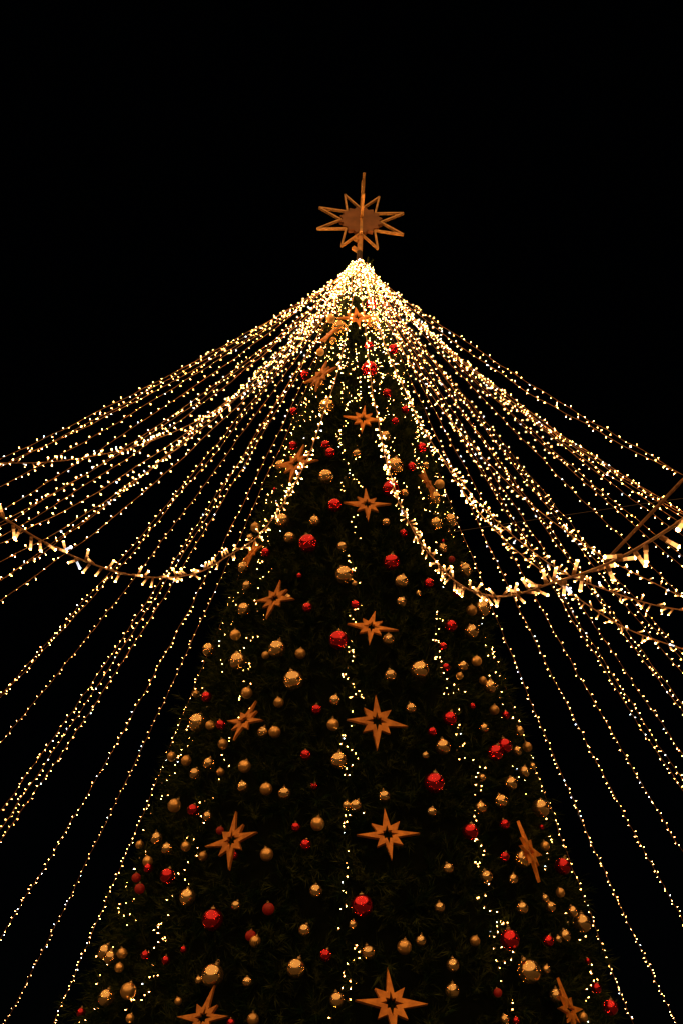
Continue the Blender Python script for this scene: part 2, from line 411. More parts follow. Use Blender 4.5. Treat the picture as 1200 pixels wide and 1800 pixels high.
 (-2.3382, 2.278, 3.696, 0.0992, 'G', 'mid-sized mirror gold bauble left of the fifth highest left star, nearest to it'),
 (-2.6166, 2.237, 3.856, 0.0778, 'S', 'small satin gold bauble left of the fifth highest left star, second nearest to it'),
 (-2.2289, 2.278, 3.677, 0.082, 'S', 'small satin gold bauble left of the fifth highest left star, nearest to it'),
 (-2.1278, 2.302, 3.563, 0.075, 'S', 'small satin gold bauble below left of the fifth highest left star'),
 (-2.4573, 2.29, 3.634, 0.0901, 'S', 'mid-sized satin gold bauble left of the fifth highest left star'),
 (-2.4352, 2.303, 3.565, 0.0788, 'R', 'small shiny red bauble left of the fifth highest left star'),
 (-2.2787, 2.342, 3.439, 0.1263, 'R', 'mid-sized shiny red bauble below left of the fifth highest left star'),
 (-2.5139, 2.315, 3.513, 0.0796, 'M', 'small dull red bauble left of the fifth highest left star'),
 (-2.4477, 2.343, 3.394, 0.0882, 'M', 'mid-sized dull red bauble below left of the fifth highest left star'),
 (-2.1463, 2.389, 3.23, 0.1311, 'G', 'mid-sized mirror gold bauble below left of the fifth highest left star'),
 (-1.9925, 2.308, 3.536, 0.0736, 'R', 'small shiny red bauble below the fifth highest left star'),
 (-1.6894, 2.264, 3.765, 0.1129, 'S', 'mid-sized satin gold bauble left of the sixth highest centre star'),
 (-1.7687, 2.26, 3.743, 0.0738, 'R', 'small shiny red bauble right of the fifth highest left star, nearest to it'),
 (-1.7269, 2.298, 3.591, 0.087, 'R', 'small shiny red bauble right of the fifth highest left star, second nearest to it'),
 (-1.8624, 2.319, 3.522, 0.1065, 'S', 'mid-sized satin gold bauble right of the fifth highest left star'),
 (-1.6795, 2.386, 3.221, 0.1022, 'G', 'mid-sized mirror gold bauble below left of the sixth highest centre star'),
 (-1.9461, 2.399, 3.129, 0.0751, 'G', 'small mirror gold bauble below the fifth highest left star'),
 (-1.8296, 2.412, 3.09, 0.0925, 'M', 'mid-sized dull red bauble below right of the fifth highest left star'),
 (-2.0172, 2.443, 3.027, 0.1636, 'R', 'large shiny red bauble below the fifth highest left star'),
 (-1.7069, 2.448, 2.929, 0.0903, 'G', 'mid-sized mirror gold bauble above left of the lowest centre star, second nearest to it'),
 (-1.8761, 2.454, 2.896, 0.0819, 'M', 'small dull red bauble above right of the lowest left star'),
 (-1.8582, 2.464, 2.854, 0.086, 'S', 'small satin gold bauble above right of the lowest left star'),
 (-2.1129, 2.463, 2.827, 0.0512, 'R', 'small shiny red bauble above the lowest left star'),
 (-2.2782, 2.471, 2.816, 0.0717, 'R', 'small shiny red bauble above left of the lowest left star, second nearest to it'),
 (-2.1746, 2.482, 2.758, 0.0653, 'R', 'small shiny red bauble above left of the lowest left star, nearest to it'),
 (-2.5607, 2.459, 2.914, 0.1173, 'G', 'mid-sized mirror gold bauble above left of the lowest left star, second nearest to it'),
 (-2.4906, 2.471, 2.85, 0.1099, 'G', 'mid-sized mirror gold bauble above left of the lowest left star, nearest to it'),
 (-2.4192, 2.462, 2.862, 0.0838, 'S', 'small satin gold bauble above left of the lowest left star, third nearest to it'),
 (-2.4083, 2.485, 2.751, 0.0731, 'S', 'small satin gold bauble above left of the lowest left star, second nearest to it'),
 (-1.9765, 2.535, 2.62, 0.1651, 'G', 'large mirror gold bauble above the lowest left star'),
 (-2.0268, 2.516, 2.597, 0.0584, 'G', 'small mirror gold bauble above the lowest left star'),
 (-1.7222, 2.52, 2.66, 0.1359, 'G', 'mid-sized mirror gold bauble left of the lowest centre star, second nearest to it'),
 (-1.6384, 2.487, 2.753, 0.0884, 'R', 'mid-sized shiny red bauble above left of the lowest centre star'),
 (-1.8649, 2.525, 2.573, 0.0747, 'G', 'small mirror gold bauble above right of the lowest left star'),
 (-2.3048, 2.54, 2.558, 0.1217, 'S', 'mid-sized satin gold bauble left of the lowest left star'),
 (-2.4195, 2.548, 2.53, 0.1291, 'G', 'mid-sized mirror gold bauble left of the lowest left star'),
 (-2.5977, 2.552, 2.458, 0.0743, 'R', 'small shiny red bauble left of the lowest left star'),
 (-1.6008, 2.56, 2.452, 0.1067, 'G', 'mid-sized mirror gold bauble left of the lowest centre star, nearest to it'),
 (-1.8314, 2.583, 2.324, 0.0852, 'S', 'small satin gold bauble right of the lowest left star'),
 (-2.0842, 2.547, 2.459, 0.0536, 'S', 'small satin gold bauble above left of the lowest left star, nearest to it'),
 (-1.8963, 2.583, 2.304, 0.06, 'R', 'small shiny red bauble right of the lowest left star'),
 (-2.2634, 2.571, 2.363, 0.0639, 'S', 'small satin gold bauble left of the lowest left star'),
 (-1.5864, 2.22, 3.926, 0.0747, 'G', 'small mirror gold bauble above left of the sixth highest centre star'),
 (-1.5526, 2.225, 3.926, 0.0995, 'G', 'mid-sized mirror gold bauble above left of the sixth highest centre star'),
 (-1.2637, 2.222, 3.919, 0.0804, 'G', 'small mirror gold bauble above right of the sixth highest centre star'),
 (-1.0429, 2.205, 4.024, 0.1034, 'G', 'mid-sized mirror gold bauble above left of the second highest right star, second nearest to it'),
 (-0.923, 2.182, 4.137, 0.1165, 'G', 'mid-sized mirror gold bauble above left of the second highest right star, nearest to it'),
 (-1.1161, 2.266, 3.785, 0.1354, 'R', 'mid-sized shiny red bauble left of the second highest right star'),
 (-0.6431, 2.177, 4.209, 0.1665, 'G', 'large mirror gold bauble above the second highest right star'),
 (-0.9336, 2.225, 3.921, 0.0883, 'R', 'mid-sized shiny red bauble above left of the second highest right star'),
 (-0.6636, 2.192, 4.026, 0.0492, 'R', 'small shiny red bauble above right of the second highest right star'),
 (-0.9743, 2.29, 3.624, 0.0805, 'R', 'small shiny red bauble left of the second highest right star'),
 (-0.885, 2.3, 3.637, 0.1427, 'G', 'mid-sized mirror gold bauble below left of the second highest right star, nearest to it'),
 (-0.6926, 2.241, 3.84, 0.0803, 'S', 'small satin gold bauble right of the second highest right star'),
 (-0.5931, 2.286, 3.705, 0.1453, 'R', 'mid-sized shiny red bauble below right of the second highest right star'),
 (-1.2286, 2.331, 3.448, 0.0866, 'G', 'small mirror gold bauble below right of the sixth highest centre star, nearest to it'),
 (-1.0812, 2.34, 3.423, 0.1023, 'G', 'mid-sized mirror gold bauble below left of the second highest right star, second nearest to it'),
 (-0.9573, 2.33, 3.446, 0.0794, 'G', 'small mirror gold bauble below left of the second highest right star'),
 (-1.531, 2.424, 3.111, 0.1648, 'R', 'large shiny red bauble below the sixth highest centre star'),
 (-1.2776, 2.402, 3.135, 0.0836, 'G', 'small mirror gold bauble below right of the sixth highest centre star, second nearest to it'),
 (-0.9486, 2.386, 3.216, 0.0972, 'G', 'mid-sized mirror gold bauble below the second highest right star'),
 (-0.7861, 2.368, 3.283, 0.0854, 'G', 'small mirror gold bauble below the second highest right star, second nearest to it'),
 (-0.8045, 2.35, 3.345, 0.0655, 'G', 'small mirror gold bauble below the second highest right star, nearest to it'),
 (-0.6808, 2.33, 3.442, 0.0778, 'S', 'small satin gold bauble below right of the second highest right star'),
 (-0.6286, 2.365, 3.307, 0.0932, 'G', 'mid-sized mirror gold bauble below right of the second highest right star'),
 (-0.5829, 2.396, 3.227, 0.1556, 'G', 'large mirror gold bauble above the lowest right star'),
 (-0.7489, 2.42, 3.066, 0.0992, 'G', 'mid-sized mirror gold bauble above the lowest right star'),
 (-0.7928, 2.42, 3.026, 0.0588, 'G', 'small mirror gold bauble above the lowest right star'),
 (-0.8554, 2.434, 2.992, 0.087, 'R', 'small shiny red bauble above the lowest right star, second nearest to it'),
 (-1.0411, 2.459, 2.946, 0.1493, 'R', 'mid-sized shiny red bauble below the second highest right star'),
 (-1.1694, 2.45, 2.91, 0.078, 'S', 'small satin gold bauble below left of the second highest right star'),
 (-1.351, 2.459, 2.877, 0.081, 'G', 'small mirror gold bauble above right of the lowest centre star'),
 (-1.4044, 2.476, 2.825, 0.1071, 'S', 'mid-sized satin gold bauble above the lowest centre star'),
 (-1.5126, 2.484, 2.778, 0.1018, 'G', 'mid-sized mirror gold bauble above left of the lowest centre star, nearest to it'),
 (-1.258, 2.498, 2.719, 0.098, 'G', 'mid-sized mirror gold bauble above right of the lowest centre star'),
 (-0.9921, 2.514, 2.727, 0.1747, 'G', 'large mirror gold bauble above left of the lowest right star'),
 (-0.9029, 2.48, 2.768, 0.0657, 'G', 'small mirror gold bauble above left of the lowest right star'),
 (-1.27, 2.539, 2.543, 0.1048, 'G', 'mid-sized mirror gold bauble right of the lowest centre star'),
 (-1.1194, 2.527, 2.557, 0.0623, 'M', 'small dull red bauble left of the lowest right star'),
 (-0.8921, 2.529, 2.585, 0.1015, 'G', 'mid-sized mirror gold bauble above left of the lowest right star'),
 (-0.7766, 2.55, 2.461, 0.07, 'S', 'small satin gold bauble below right of the lowest right star'),
 (-0.6269, 2.498, 2.707, 0.0837, 'R', 'small shiny red bauble above right of the lowest right star'),
 (-0.618, 2.442, 2.918, 0.0452, 'R', 'small shiny red bauble above the lowest right star, nearest to it'),
 (-0.5587, 2.535, 2.583, 0.1236, 'R', 'mid-sized shiny red bauble right of the lowest right star'),
 (-1.0733, 2.565, 2.38, 0.0527, 'R', 'small shiny red bauble left of the lowest right star'),
 (-1.1127, 2.566, 2.381, 0.0655, 'G', 'small mirror gold bauble left of the lowest right star'),
 (-1.5588, 2.431, 2.975, 0.0633, 'G', 'small mirror gold bauble above left of the lowest centre star'),
]
# (azimuth, slope, curvature), reach, reach range seen close up, brightness, label
STRINGS = [
 ((-3.0423, -1.0783, 0.02752), 12.0, None, 1.0, 'warm light string on the left of the tree, third topmost where it leaves the photo'),
 ((-2.9247, -1.2613, 0.04277), 12.0, None, 1.0, 'warm light string on the left of the tree, fourth topmost where it leaves the photo'),
 ((-3.0912, -1.1309, 0.0317), 12.0, None, 1.0, 'warm light string on the left of the tree, fifth topmost where it leaves the photo'),
 ((3.0741, -1.0844, 0.02784), 12.0, None, 1.0, 'warm light string on the left of the tree, sixth topmost where it leaves the photo'),
 ((-3.0295, -1.4758, 0.06088), 12.0, None, 1.0, 'warm light string on the left of the tree, eighth topmost where it leaves the photo'),
 ((-2.0605, -2.1582, 0.14399), 12.0, (5.02, 5.37), 1.0, 'warm light string on the left of the tree, second topmost where it leaves the photo'),
 ((-2.8054, -1.807, 0.08794), 12.0, None, 1.0, 'warm light string on the left of the tree, ninth topmost where it leaves the photo'),
 ((-2.3012, -2.1355, 0.11455), 12.0, None, 1.0, 'warm light string on the left of the tree, tenth topmost where it leaves the photo'),
 ((-2.3501, -2.2071, 0.12048), 12.0, None, 1.0, 'warm light string on the left of the tree, eleventh topmost where it leaves the photo'),
 ((-2.9157, -1.9446, 0.09892), 12.0, None, 1.0, 'warm light string on the left of the tree, eleventh lowest where it leaves the photo'),
 ((-2.6197, -2.2842, 0.12546), 12.0, None, 1.0, 'warm light string on the left of the tree, tenth lowest where it leaves the photo'),
 ((2.5413, -0.965, 0.01787), 12.0, None, 1.0, 'warm light string on the left of the tree, ninth lowest where it leaves the photo'),
 ((2.576, -1.1151, 0.03033), 12.0, None, 1.0, 'warm light string on the left of the tree, eighth lowest where it leaves the photo'),
 ((2.4746, -1.0492, 0.02486), 12.0, None, 0.34, 'warm light string on the left of the tree, seventh lowest where it leaves the photo'),
 ((2.3587, -0.9926, 0.02019), 12.0, None, 1.0, 'warm light string on the left of the tree, sixth lowest where it leaves the photo'),
 ((2.3251, -0.9266, 0.01467), 12.0, None, 1.0, 'warm light string on the left of the tree, fifth lowest where it leaves the photo'),
 ((2.2119, -1.0277, 0.02236), 12.0, None, 1.0, 'warm light string on the left of the tree, third lowest where it leaves the photo'),
 ((2.1381, -0.9528, 0.01315), 14.0, None, 0.34, 'warm light string on the left of the tree, second lowest where it leaves the photo'),
 ((2.0602, -0.9004, 0.00985), 14.0, None, 1.0, 'warm light string on the left of the tree, lowest where it leaves the photo'),
 ((-1.6811, -2.2089, 0.11889), 12.0, (4.34, 8.14), 1.0, 'near light string sagging low across the left of the photo with big bulbs'),
 ((-1.5115, -2.0966, 0.10217), 12.0, (4.39, 8.8), 1.0, 'near light string sagging low across the right of the photo with big bulbs'),
 ((-0.1386, -1.2274, 0.04018), 12.0, None, 1.0, 'warm light string on the right of the tree, topmost where it leaves the photo'),
 ((-0.5625, -1.6991, 0.07917), 12.0, None, 1.0, 'warm light string on the right of the tree, second topmost where it leaves the photo'),
 ((-0.3926, -1.7755, 0.08581), 12.0, None, 1.0, 'warm light string on the right of the tree, fourth topmost where it leaves the photo'),
 ((0.0502, -1.342, 0.04934), 12.0, None, 1.0, 'warm light string on the right of the tree, seventh topmost where it leaves the photo'),
 ((0.1527, -1.2909, 0.04516), 12.0, None, 1.0, 'warm light string on the right of the tree, eighth topmost where it leaves the photo'),
 ((0.2634, -1.1299, 0.03151), 12.0, None, 1.0, 'warm light string on the right of the tree, ninth topmost where it leaves the photo'),
 ((0.4126, -0.9796, 0.01916), 12.0, None, 1.0, 'warm light string on the right of the tree, tenth topmost where it leaves the photo'),
 ((0.6146, -0.8746, 0.00958), 12.0, None, 1.0, 'warm light string on the right of the tree, tenth lowest where it leaves the photo'),
 ((0.559, -0.9854, 0.01963), 12.0, None, 1.0, 'warm light string on the right of the tree, eleventh lowest where it leaves the photo'),
 ((0.6845, -0.8705, 0.00995), 12.0, None, 1.0, 'warm light string on the right of the tree, eighth lowest where it leaves the photo'),
 ((0.6709, -0.8717, 0.00983), 12.0, None, 1.0, 'warm light string on the right of the tree, ninth lowest where it leaves the photo'),
 ((0.7858, -0.8785, 0.01088), 12.0, None, 1.0, 'warm light string on the right of the tree, sixth lowest where it leaves the photo'),
 ((0.7989, -0.8825, 0.01107), 12.0, None, 1.0, 'warm light string on the right of the tree, fifth lowest where it leaves the photo'),
 ((-1.0672, -2.5188, 0.1709), 12.0, (4.48, 4.83), 1.0, 'warm light string on the right of the tree, eleventh topmost where it leaves the photo'),
 ((-1.3374, -2.2944, 0.13047), 12.0, (4.31, 6.44), 1.0, 'warm light string on the right of the tree, twelfth topmost where it leaves the photo'),
 ((0.8664, -0.9249, 0.01437), 12.0, None, 1.0, 'warm light string on the right of the tree, fourth lowest where it leaves the photo'),
 ((0.9368, -0.9522, 0.01713), 12.0, None, 1.0, 'warm light string on the right of the tree, third lowest where it leaves the photo'),
 ((1.0237, -0.9778, 0.0167), 14.0, None, 1.0, 'warm light string on the right of the tree, second lowest where it leaves the photo'),
 ((1.0932, -0.9012, 0.01066), 14.0, None, 1.0, 'warm light string on the right of the tree, lowest where it leaves the photo'),
 ((-3.03001, -1.06379, 0.0287), 12.0, None, 1.0, 'warm light string on the left of the tree, topmost where it leaves the photo'),
 ((-2.76115, -1.79261, 0.08963), 12.0, None, 1.0, 'warm light string on the left of the tree, seventh topmost where it leaves the photo'),
 ((2.3116, -0.99466, 0.02196), 12.0, None, 1.0, 'warm light string on the left of the tree, fourth lowest where it leaves the photo'),
 ((-0.3777, -1.75145, 0.08426), 12.0, None, 1.0, 'warm light string on the right of the tree, third topmost where it leaves the photo'),
 ((-0.39569, -1.79071, 0.08599), 12.0, None, 1.0, 'warm light string on the right of the tree, fifth topmost where it leaves the photo'),
 ((-0.38521, -1.80471, 0.08468), 12.0, None, 1.0, 'warm light string on the right of the tree, sixth topmost where it leaves the photo'),
 ((0.59255, -0.84962, 0.01064), 12.0, None, 1.0, 'warm light string on the right of the tree, twelfth lowest where it leaves the photo'),
 ((0.75176, -0.86067, 0.00944), 12.0, None, 1.0, 'warm light string on the right of the tree, seventh lowest where it leaves the photo'),
 ((-1.32565, -2.3168, 0.12848), 12.0, (4.28, 6.29), 1.0, 'warm light string on the right of the tree, thirteenth topmost where it leaves the photo'),
 ((-2.87856, -1.96203, 0.09778), 12.0, None, 1.0, 'warm light string on the left of the tree, twelfth topmost where it leaves the photo'),
]
# label, (azimuth, height) down the tree
TREE_LIGHTS = [
 ('twinkling light strand down the middle of the tree front', [(-1.584, 10.77), (-1.534, 9.62), (-1.547, 8.5), (-1.555, 7.71), (-1.56, 6.91), (-1.55, 6.28), (-1.561, 5.63), (-1.57, 5.17), (-1.555, 4.8), (-1.57, 4.4), (-1.574, 4.03), (-1.587, 3.68), (-1.583, 3.33), (-1.587, 3.09), (-1.571, 2.76), (-1.581, 2.45), (-1.586, 2.2)]),
 ('twinkling light strand down the left part of the tree front', [(-2.228, 10.92), (-2.336, 10.33), (-2.392, 9.54), (-2.509, 8.88), (-2.503, 8.28), (-2.457, 7.61), (-2.32, 6.84), (-2.294, 6.2), (-2.264, 5.69), (-2.23, 5.33), (-2.204, 5.0), (-2.219, 4.65), (-2.232, 4.31), (-2.281, 4.01), (-2.271, 3.7), (-2.287, 3.36), (-2.276, 2.99), (-2.308, 2.78), (-2.305, 2.49), (-2.303, 2.22)]),
 ('twinkling light strand down the right part of the tree front', [(-0.273, 11.24), (-0.28, 10.75), (-0.278, 10.09), (-0.522, 9.19), (-0.752, 8.43), (-0.8, 7.74), (-0.812, 7.21), (-0.917, 6.5), (-1.02, 5.86), (-1.031, 5.38), (-0.997, 5.21), (-1.001, 4.9), (-1.012, 4.54), (-1.005, 4.22), (-1.016, 4.0), (-1.031, 3.65), (-1.034, 3.5), (-1.033, 3.18), (-1.029, 3.01), (-1.023, 2.76), (-1.04, 2.52), (-1.056, 2.25)]),
 ('twinkling light strand along the right outline of the tree', [(-0.284, 10.62), (-0.279, 9.46), (-0.275, 8.6), (-0.276, 7.97), (-0.277, 7.54), (-0.272, 6.68), (-0.417, 6.06), (-0.495, 5.65), (-0.487, 5.27), (-0.502, 4.95), (-0.495, 4.6), (-0.527, 4.29), (-0.547, 3.96), (-0.578, 3.64), (-0.547, 3.41), (-0.541, 3.12), (-0.565, 2.72), (-0.611, 2.33)]),
 ('twinkling light strand along the left outline of the tree', [(-2.866, 9.85), (-2.501, 8.0), (-2.594, 7.03), (-2.739, 6.52), (-2.661, 5.67), (-2.649, 5.33), (-2.69, 4.91), (-2.824, 4.75), (-2.87, 4.36), (-2.869, 4.02), (-2.729, 3.53), (-2.695, 3.07), (-2.689, 2.66), (-2.667, 2.27)]),
 ('small scattered lights in the upper foliage by the left outline', [(-2.317, 10.69), (-2.405, 10.01), (-2.353, 9.08), (-2.355, 8.27), (-2.356, 7.53)]),
 ('small scattered lights in the upper foliage just left of the centre stars', [(-1.812, 10.93), (-1.746, 9.75), (-1.728, 8.82), (-1.698, 7.81)]),
 ('small scattered lights in the upper foliage just right of the centre stars', [(-1.207, 11.39), (-1.126, 10.33), (-1.251, 9.32), (-1.17, 8.48), (-1.108, 7.65)]),
 ('small scattered lights in the upper foliage by the right outline', [(-0.282, 11.21), (-0.279, 10.31), (-0.446, 8.95), (-0.555, 7.92)]),
 ('short light strand high on the tree, left of its centre', [(-1.966, 10.83), (-1.93, 10.03), (-1.778, 9.28), (-1.786, 8.41)]),
 ('short light strand high on the tree, right of its centre', [(-0.978, 11.18), (-1.099, 10.21), (-1.049, 9.4), (-1.083, 8.63)]),
]
GUY = [[0.498, -8.394, 2.574], [0.605, -8.591, 2.635], [0.771, -8.905, 2.67]]
WIRE = [[-1.15, 15.597, 17.276], [3.692, 15.187, 18.011], [9.242, 14.749, 18.806], [14.085, 14.411, 19.436]]

# ------------------------------------------------------------------ christmas tree
tree = link('christmas_tree', None)
tag(tree, 'tall dark green conical fir tree hung with red and gold baubles and stars', 'tree')
zz = np.linspace(0.0, 13.3, 14)
v, t = tube(np.stack([0 * zz, 0 * zz, zz], 1), 0.20 - 0.0115 * zz, 10)
link('trunk', tri_mesh('trunk', v, t, [M_BARK], smooth=True), tree)

# inner netting that carries the branches
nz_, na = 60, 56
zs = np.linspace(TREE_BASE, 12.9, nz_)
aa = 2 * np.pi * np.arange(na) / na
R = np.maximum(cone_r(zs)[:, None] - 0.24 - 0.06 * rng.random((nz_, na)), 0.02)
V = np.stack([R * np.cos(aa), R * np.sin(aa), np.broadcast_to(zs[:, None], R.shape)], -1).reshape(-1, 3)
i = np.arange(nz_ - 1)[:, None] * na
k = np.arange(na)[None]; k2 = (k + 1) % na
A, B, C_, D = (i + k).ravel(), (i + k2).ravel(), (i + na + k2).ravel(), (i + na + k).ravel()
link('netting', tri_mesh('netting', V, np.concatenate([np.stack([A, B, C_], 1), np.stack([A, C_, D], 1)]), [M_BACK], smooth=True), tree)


# fir sprays: twigs with single needles
def spray_template(seed):
    r = np.random.default_rng(seed)
    tri = []

    def twig(o, d, L, n):
        d = d / np.linalg.norm(d)
        u = np.cross(d, [0.3, 0.2, 1.0]); u /= np.linalg.norm(u); w = np.cross(d, u)
        e = o + d * L
        tri.append((o + u * 0.012, o - u * 0.012, e))
        tri.append((o + w * 0.012, o - w * 0.012, e))
        for j in range(n):
            s = 0.12 + 0.88 * (j + r.random()) / n
            a = r.random() * 2 * np.pi
            sd = np.cos(a) * u + np.sin(a) * w
            nd = d * (0.75 + 0.3 * r.random()) + sd * (0.9 - 0.35 * s)
            nd /= np.linalg.norm(nd)
            b = o + d * L * s
            ln = 0.20 + 0.07 * r.random()
            pw = np.cross(nd, d + 0.01); pw /= np.linalg.norm(pw) + 1e-9
            tri.append((b + pw * 0.013, b - pw * 0.013, b + nd * ln))
    twig(np.zeros(3), np.array([1.0, 0, 0.05 * r.normal()]), 0.82, 26)
    for sgn in (-1, 1):
        twig(np.array([0.28 + 0.1 * r.random(), 0, 0]), np.array([0.8, sgn * (0.6 + 0.2 * r.random()), 0.15 * r.normal()]), 0.48, 15)
    twig(np.array([0.45, 0, 0]), np.array([0.8, 0.2 * r.normal(), 0.6]), 0.35, 9)
    return np.array(tri)                        # (n, 3, 3)


templates = [spray_template(s) for s in range(7)]
orn = np.array([(d * math.cos(a), d * math.sin(a), z, D * 0.55) for a, d, z, D, kd, lb in BAUBLES] +
               [(cone_r(z) * math.cos(a), cone_r(z) * math.sin(a), z, R_ * 0.75) for a, z, R_, ro, yw, lb in STARS])
out = []
N = 7800
uu = rng.random(N)
l = np.sqrt(uu) * (ZA - TREE_BASE)              # even spread over the cone
Z = ZA - l
for q in range(N):
    z = Z[q]
    if z > TREE_TOP - 0.12:
        continue
    a = rng.random() * 2 * np.pi
    depth = rng.random() ** 1.5 * 0.16
    L = (0.27 + 0.13 * rng.random())
    r0 = max(cone_r(z) - 0.27 - depth, 0.03)
    if rng.random() < 0.07:
        L *= 1.25; r0 += 0.04
    n = np.array([math.cos(a) * math.cos(TILT), math.sin(a) * math.cos(TILT), math.sin(TILT)])
    d = n + rng.normal(0, 0.42, 3) + np.array([0, 0, rng.choice([-0.28, 0.12, 0.3])])
    d /= np.linalg.norm(d)
    L *= min(1.0, 0.45 + cone_r(z) / 0.8)
    o = np.array([r0 * math.cos(a), r0 * math.sin(a), z])
    tip = o + d * L
    dd = np.linalg.norm(orn[:, :3] - tip, axis=1) - orn[:, 3]
    if dd.min() < 0.06:
        L *= 0.62
    u = np.cross(d, rng.normal(size=3)); u /= np.linalg.norm(u)
    w = np.cross(d, u)
    Mx = np.stack([d, u, w], 0) * L
    out.append(templates[rng.integers(7)].reshape(-1, 3) @ Mx + o)
V = np.concatenate(out)
crown = link('crown', tri_mesh('crown', V, np.arange(len(V)).reshape(-1, 3), [M_NEEDLE]), tree)
crown['kind'] = 'stuff'

# ------------------------------------------------------------------ tree-top star on its mast
TOP_Z, TOP_R = 14.14, 0.755
top = link('tree_top_star', None)
top.location = (0, 0, 13.0)
top.rotation_euler = (math.radians(-3.5), math.radians(0.9), math.radians(3.0))
tag(top, 'unlit gold double star of open metal spikes on a mast at the tree top', 'tree topper')


def frame_points(ax):
    pts = []
    for k in range(16):
        a = math.radians(22.5 * k)
        # tips sit at odd multiples of 22.5 degrees
        rr = TOP_R if k % 2 else TOP_R * 0.43
        a -= math.radians(0.4)
        pts.append(Vector(ax) * (rr * math.cos(a)) + Vector((0, 0, rr * math.sin(a) + TOP_Z - 13.0)))
    return pts


for ax, nm in (((1, 0, 0), (0, 1, 0)), ((0, 1, 0), (1, 0, 0))):
    pts = frame_points(ax)
    bars = [boxbar(pts[k], pts[(k + 1) % 16], 0.027, 0.042, nm) for k in range(16)]
    v, t = join(bars)
    link('star_frame', tri_mesh('star_frame', v, t, [M_TOP]), top)
# toothed centre plate, front and back
V = []
for y in (-0.034, 0.034):
    V.append((0, y, TOP_Z - 13.0))
    for k in range(32):
        a = 2 * math.pi * k / 32
        rr = 0.355 if k % 2 else 0.295
        V.append((rr * math.cos(a), y, rr * math.sin(a) + TOP_Z - 13.0))
T = []
for k in range(32):
    j = (k + 1) % 32
    T += [(0, 1 + k, 1 + j), (33, 34 + j, 34 + k), (1 + k, 34 + k, 34 + j), (1 + k, 34 + j, 1 + j)]
link('centre_plate', tri_mesh('centre_plate', np.array(V), np.array(T), [M_PLATE]), top)
zz = np.linspace(-0.3, TOP_Z - 13.0 - 0.3, 8)
v, t = tube(np.stack([0 * zz, 0 * zz, zz], 1), 0.042, 8)
link('mast', tri_mesh('mast', v, t, [M_TOP], smooth=True), top)
for zc_, s in ((0.36, -1), (0.62, -1)):
    v, t = boxbar((s * 0.03, -0.02, zc_ - 0.03), (s * 0.11, -0.03, zc_ + 0.03), 0.06, 0.05, (0, 1, 0))
    link('clamp', tri_mesh('clamp', v, t, [M_TOP]), top)

# ------------------------------------------------------------------ plywood stars on the tree
LONG, SHORT, INNER = 1.0, 0.60, 0.325


def star_mesh(seed):
    rs = np.random.default_rng(seed)
    wob = 1 + rs.normal(0, 0.045, (2, 16))
    twist = rs.normal(0, 0.035, 16)
    V, T = [], []
    n = 16
    for y in (0.05, -0.05):
        for ring in (0, 1):
            for k in range(n):
                a = 2 * math.pi * k / n + twist[k]
                if ring == 0:
                    rr = LONG if k % 4 == 0 else (SHORT if k % 4 == 2 else INNER)
                else:
                    rr = 0.34 if k % 4 == 0 else (0.20 if k % 4 == 2 else 0.135)
                rr *= wob[ring][k]
                V.append((rr * math.cos(a), rr * math.sin(a), y + 0.05 * rr * rr * math.sin(2 * a + seed)))
    for k in range(n):
        j = (k + 1) % n
        o, i_ = 0, n
        T += [(o + k, o + j, i_ + j), (o + k, i_ + j, i_ + k)]
        b, c = 2 * n, 3 * n
        T += [(b + k, c + j, b + j), (b + k, c + k, c + j)]
        T += [(o + k, b + k, b + j), (o + k, b + j, o + j)]
        T += [(i_ + k, i_ + j, c + j), (i_ + k, c + j, c + k)]
    return tri_mesh('star_ornament', np.array(V), np.array(T), [M_STAR])


SM = [star_mesh(q) for q in range(5)]
for q, (a, z, R_, roll, yaw, lb) in enumerate(STARS):
    o = link('star_ornament', SM[q % 5])
    n = Vector((math.cos(a) * math.cos(TILT), math.sin(a) * math.cos(TILT), math.sin(TILT)))
    u = Vector((-math.cos(a) * math.sin(TILT), -math.sin(a) * math.sin(TILT), math.cos(TILT)))
    x = u.cross(n)
    Mr = Matrix((x, u, n)).transposed() @ Matrix.Rotation(math.radians(yaw), 3, 'Y') @ Matrix.Rotation(math.radians(roll), 3, 'Z') @ Matrix.Rotation(math.radians(random.uniform(-10, 8)), 3, 'X') @ Matrix.Rotation(math.radians(random.uniform(-8, 8)), 3, 'Y')
    r = cone_r(z) + 0.10
    o.matrix_world = Matrix.Translation((r * math.cos(a), r * math.sin(a), z)) @ Mr.to_4x4() @ Matrix.Diagonal((R_, R_, R_, 1))
    tag(o, lb, 'star', 'gold stars hung on the tree')

# ------------------------------------------------------------------ baubles
prof = [(0, -0.5)] + [(0.5 * math.sin(math.pi * k / 22), -0.5 * math.cos(math.pi * k / 22)) for k in range(1, 22)] + [(0, 0.5)]
sv, st, _ = lathe(prof, 34)
BM = {k: tri_mesh('bauble', sv, st, [M_BALL[k]], smooth=True) for k in 'GSRM'}
cv, ct, _ = lathe([(0, 0.47), (0.11, 0.47), (0.11, 0.56), (0.09, 0.575), (0, 0.58)], 12)
th = np.linspace(0, 2 * np.pi, 13)
lv, lt = tube(np.stack([0.055 * np.cos(th), 0 * th, 0.62 + 0.055 * np.sin(th)], 1), 0.012, 5)
cv, ct = join([(cv, ct), (lv, lt)])
CM = tri_mesh('cap', cv, ct, [M_CAP], smooth=False)
for a, d, z, D, kd, lb in BAUBLES:
    o = link('bauble', BM[kd])
    o.location = (d * math.cos(a), d * math.sin(a), z)
    o.scale = (D, D, D * random.uniform(0.97, 1.03))
    o.rotation_euler = (random.uniform(-0.35, 0.35), random.uniform(-0.35, 0.35), random.uniform(0, 6.28))
    tag(o, lb, 'bauble', 'baubles hung on the tree')
    link('cap', CM, o)

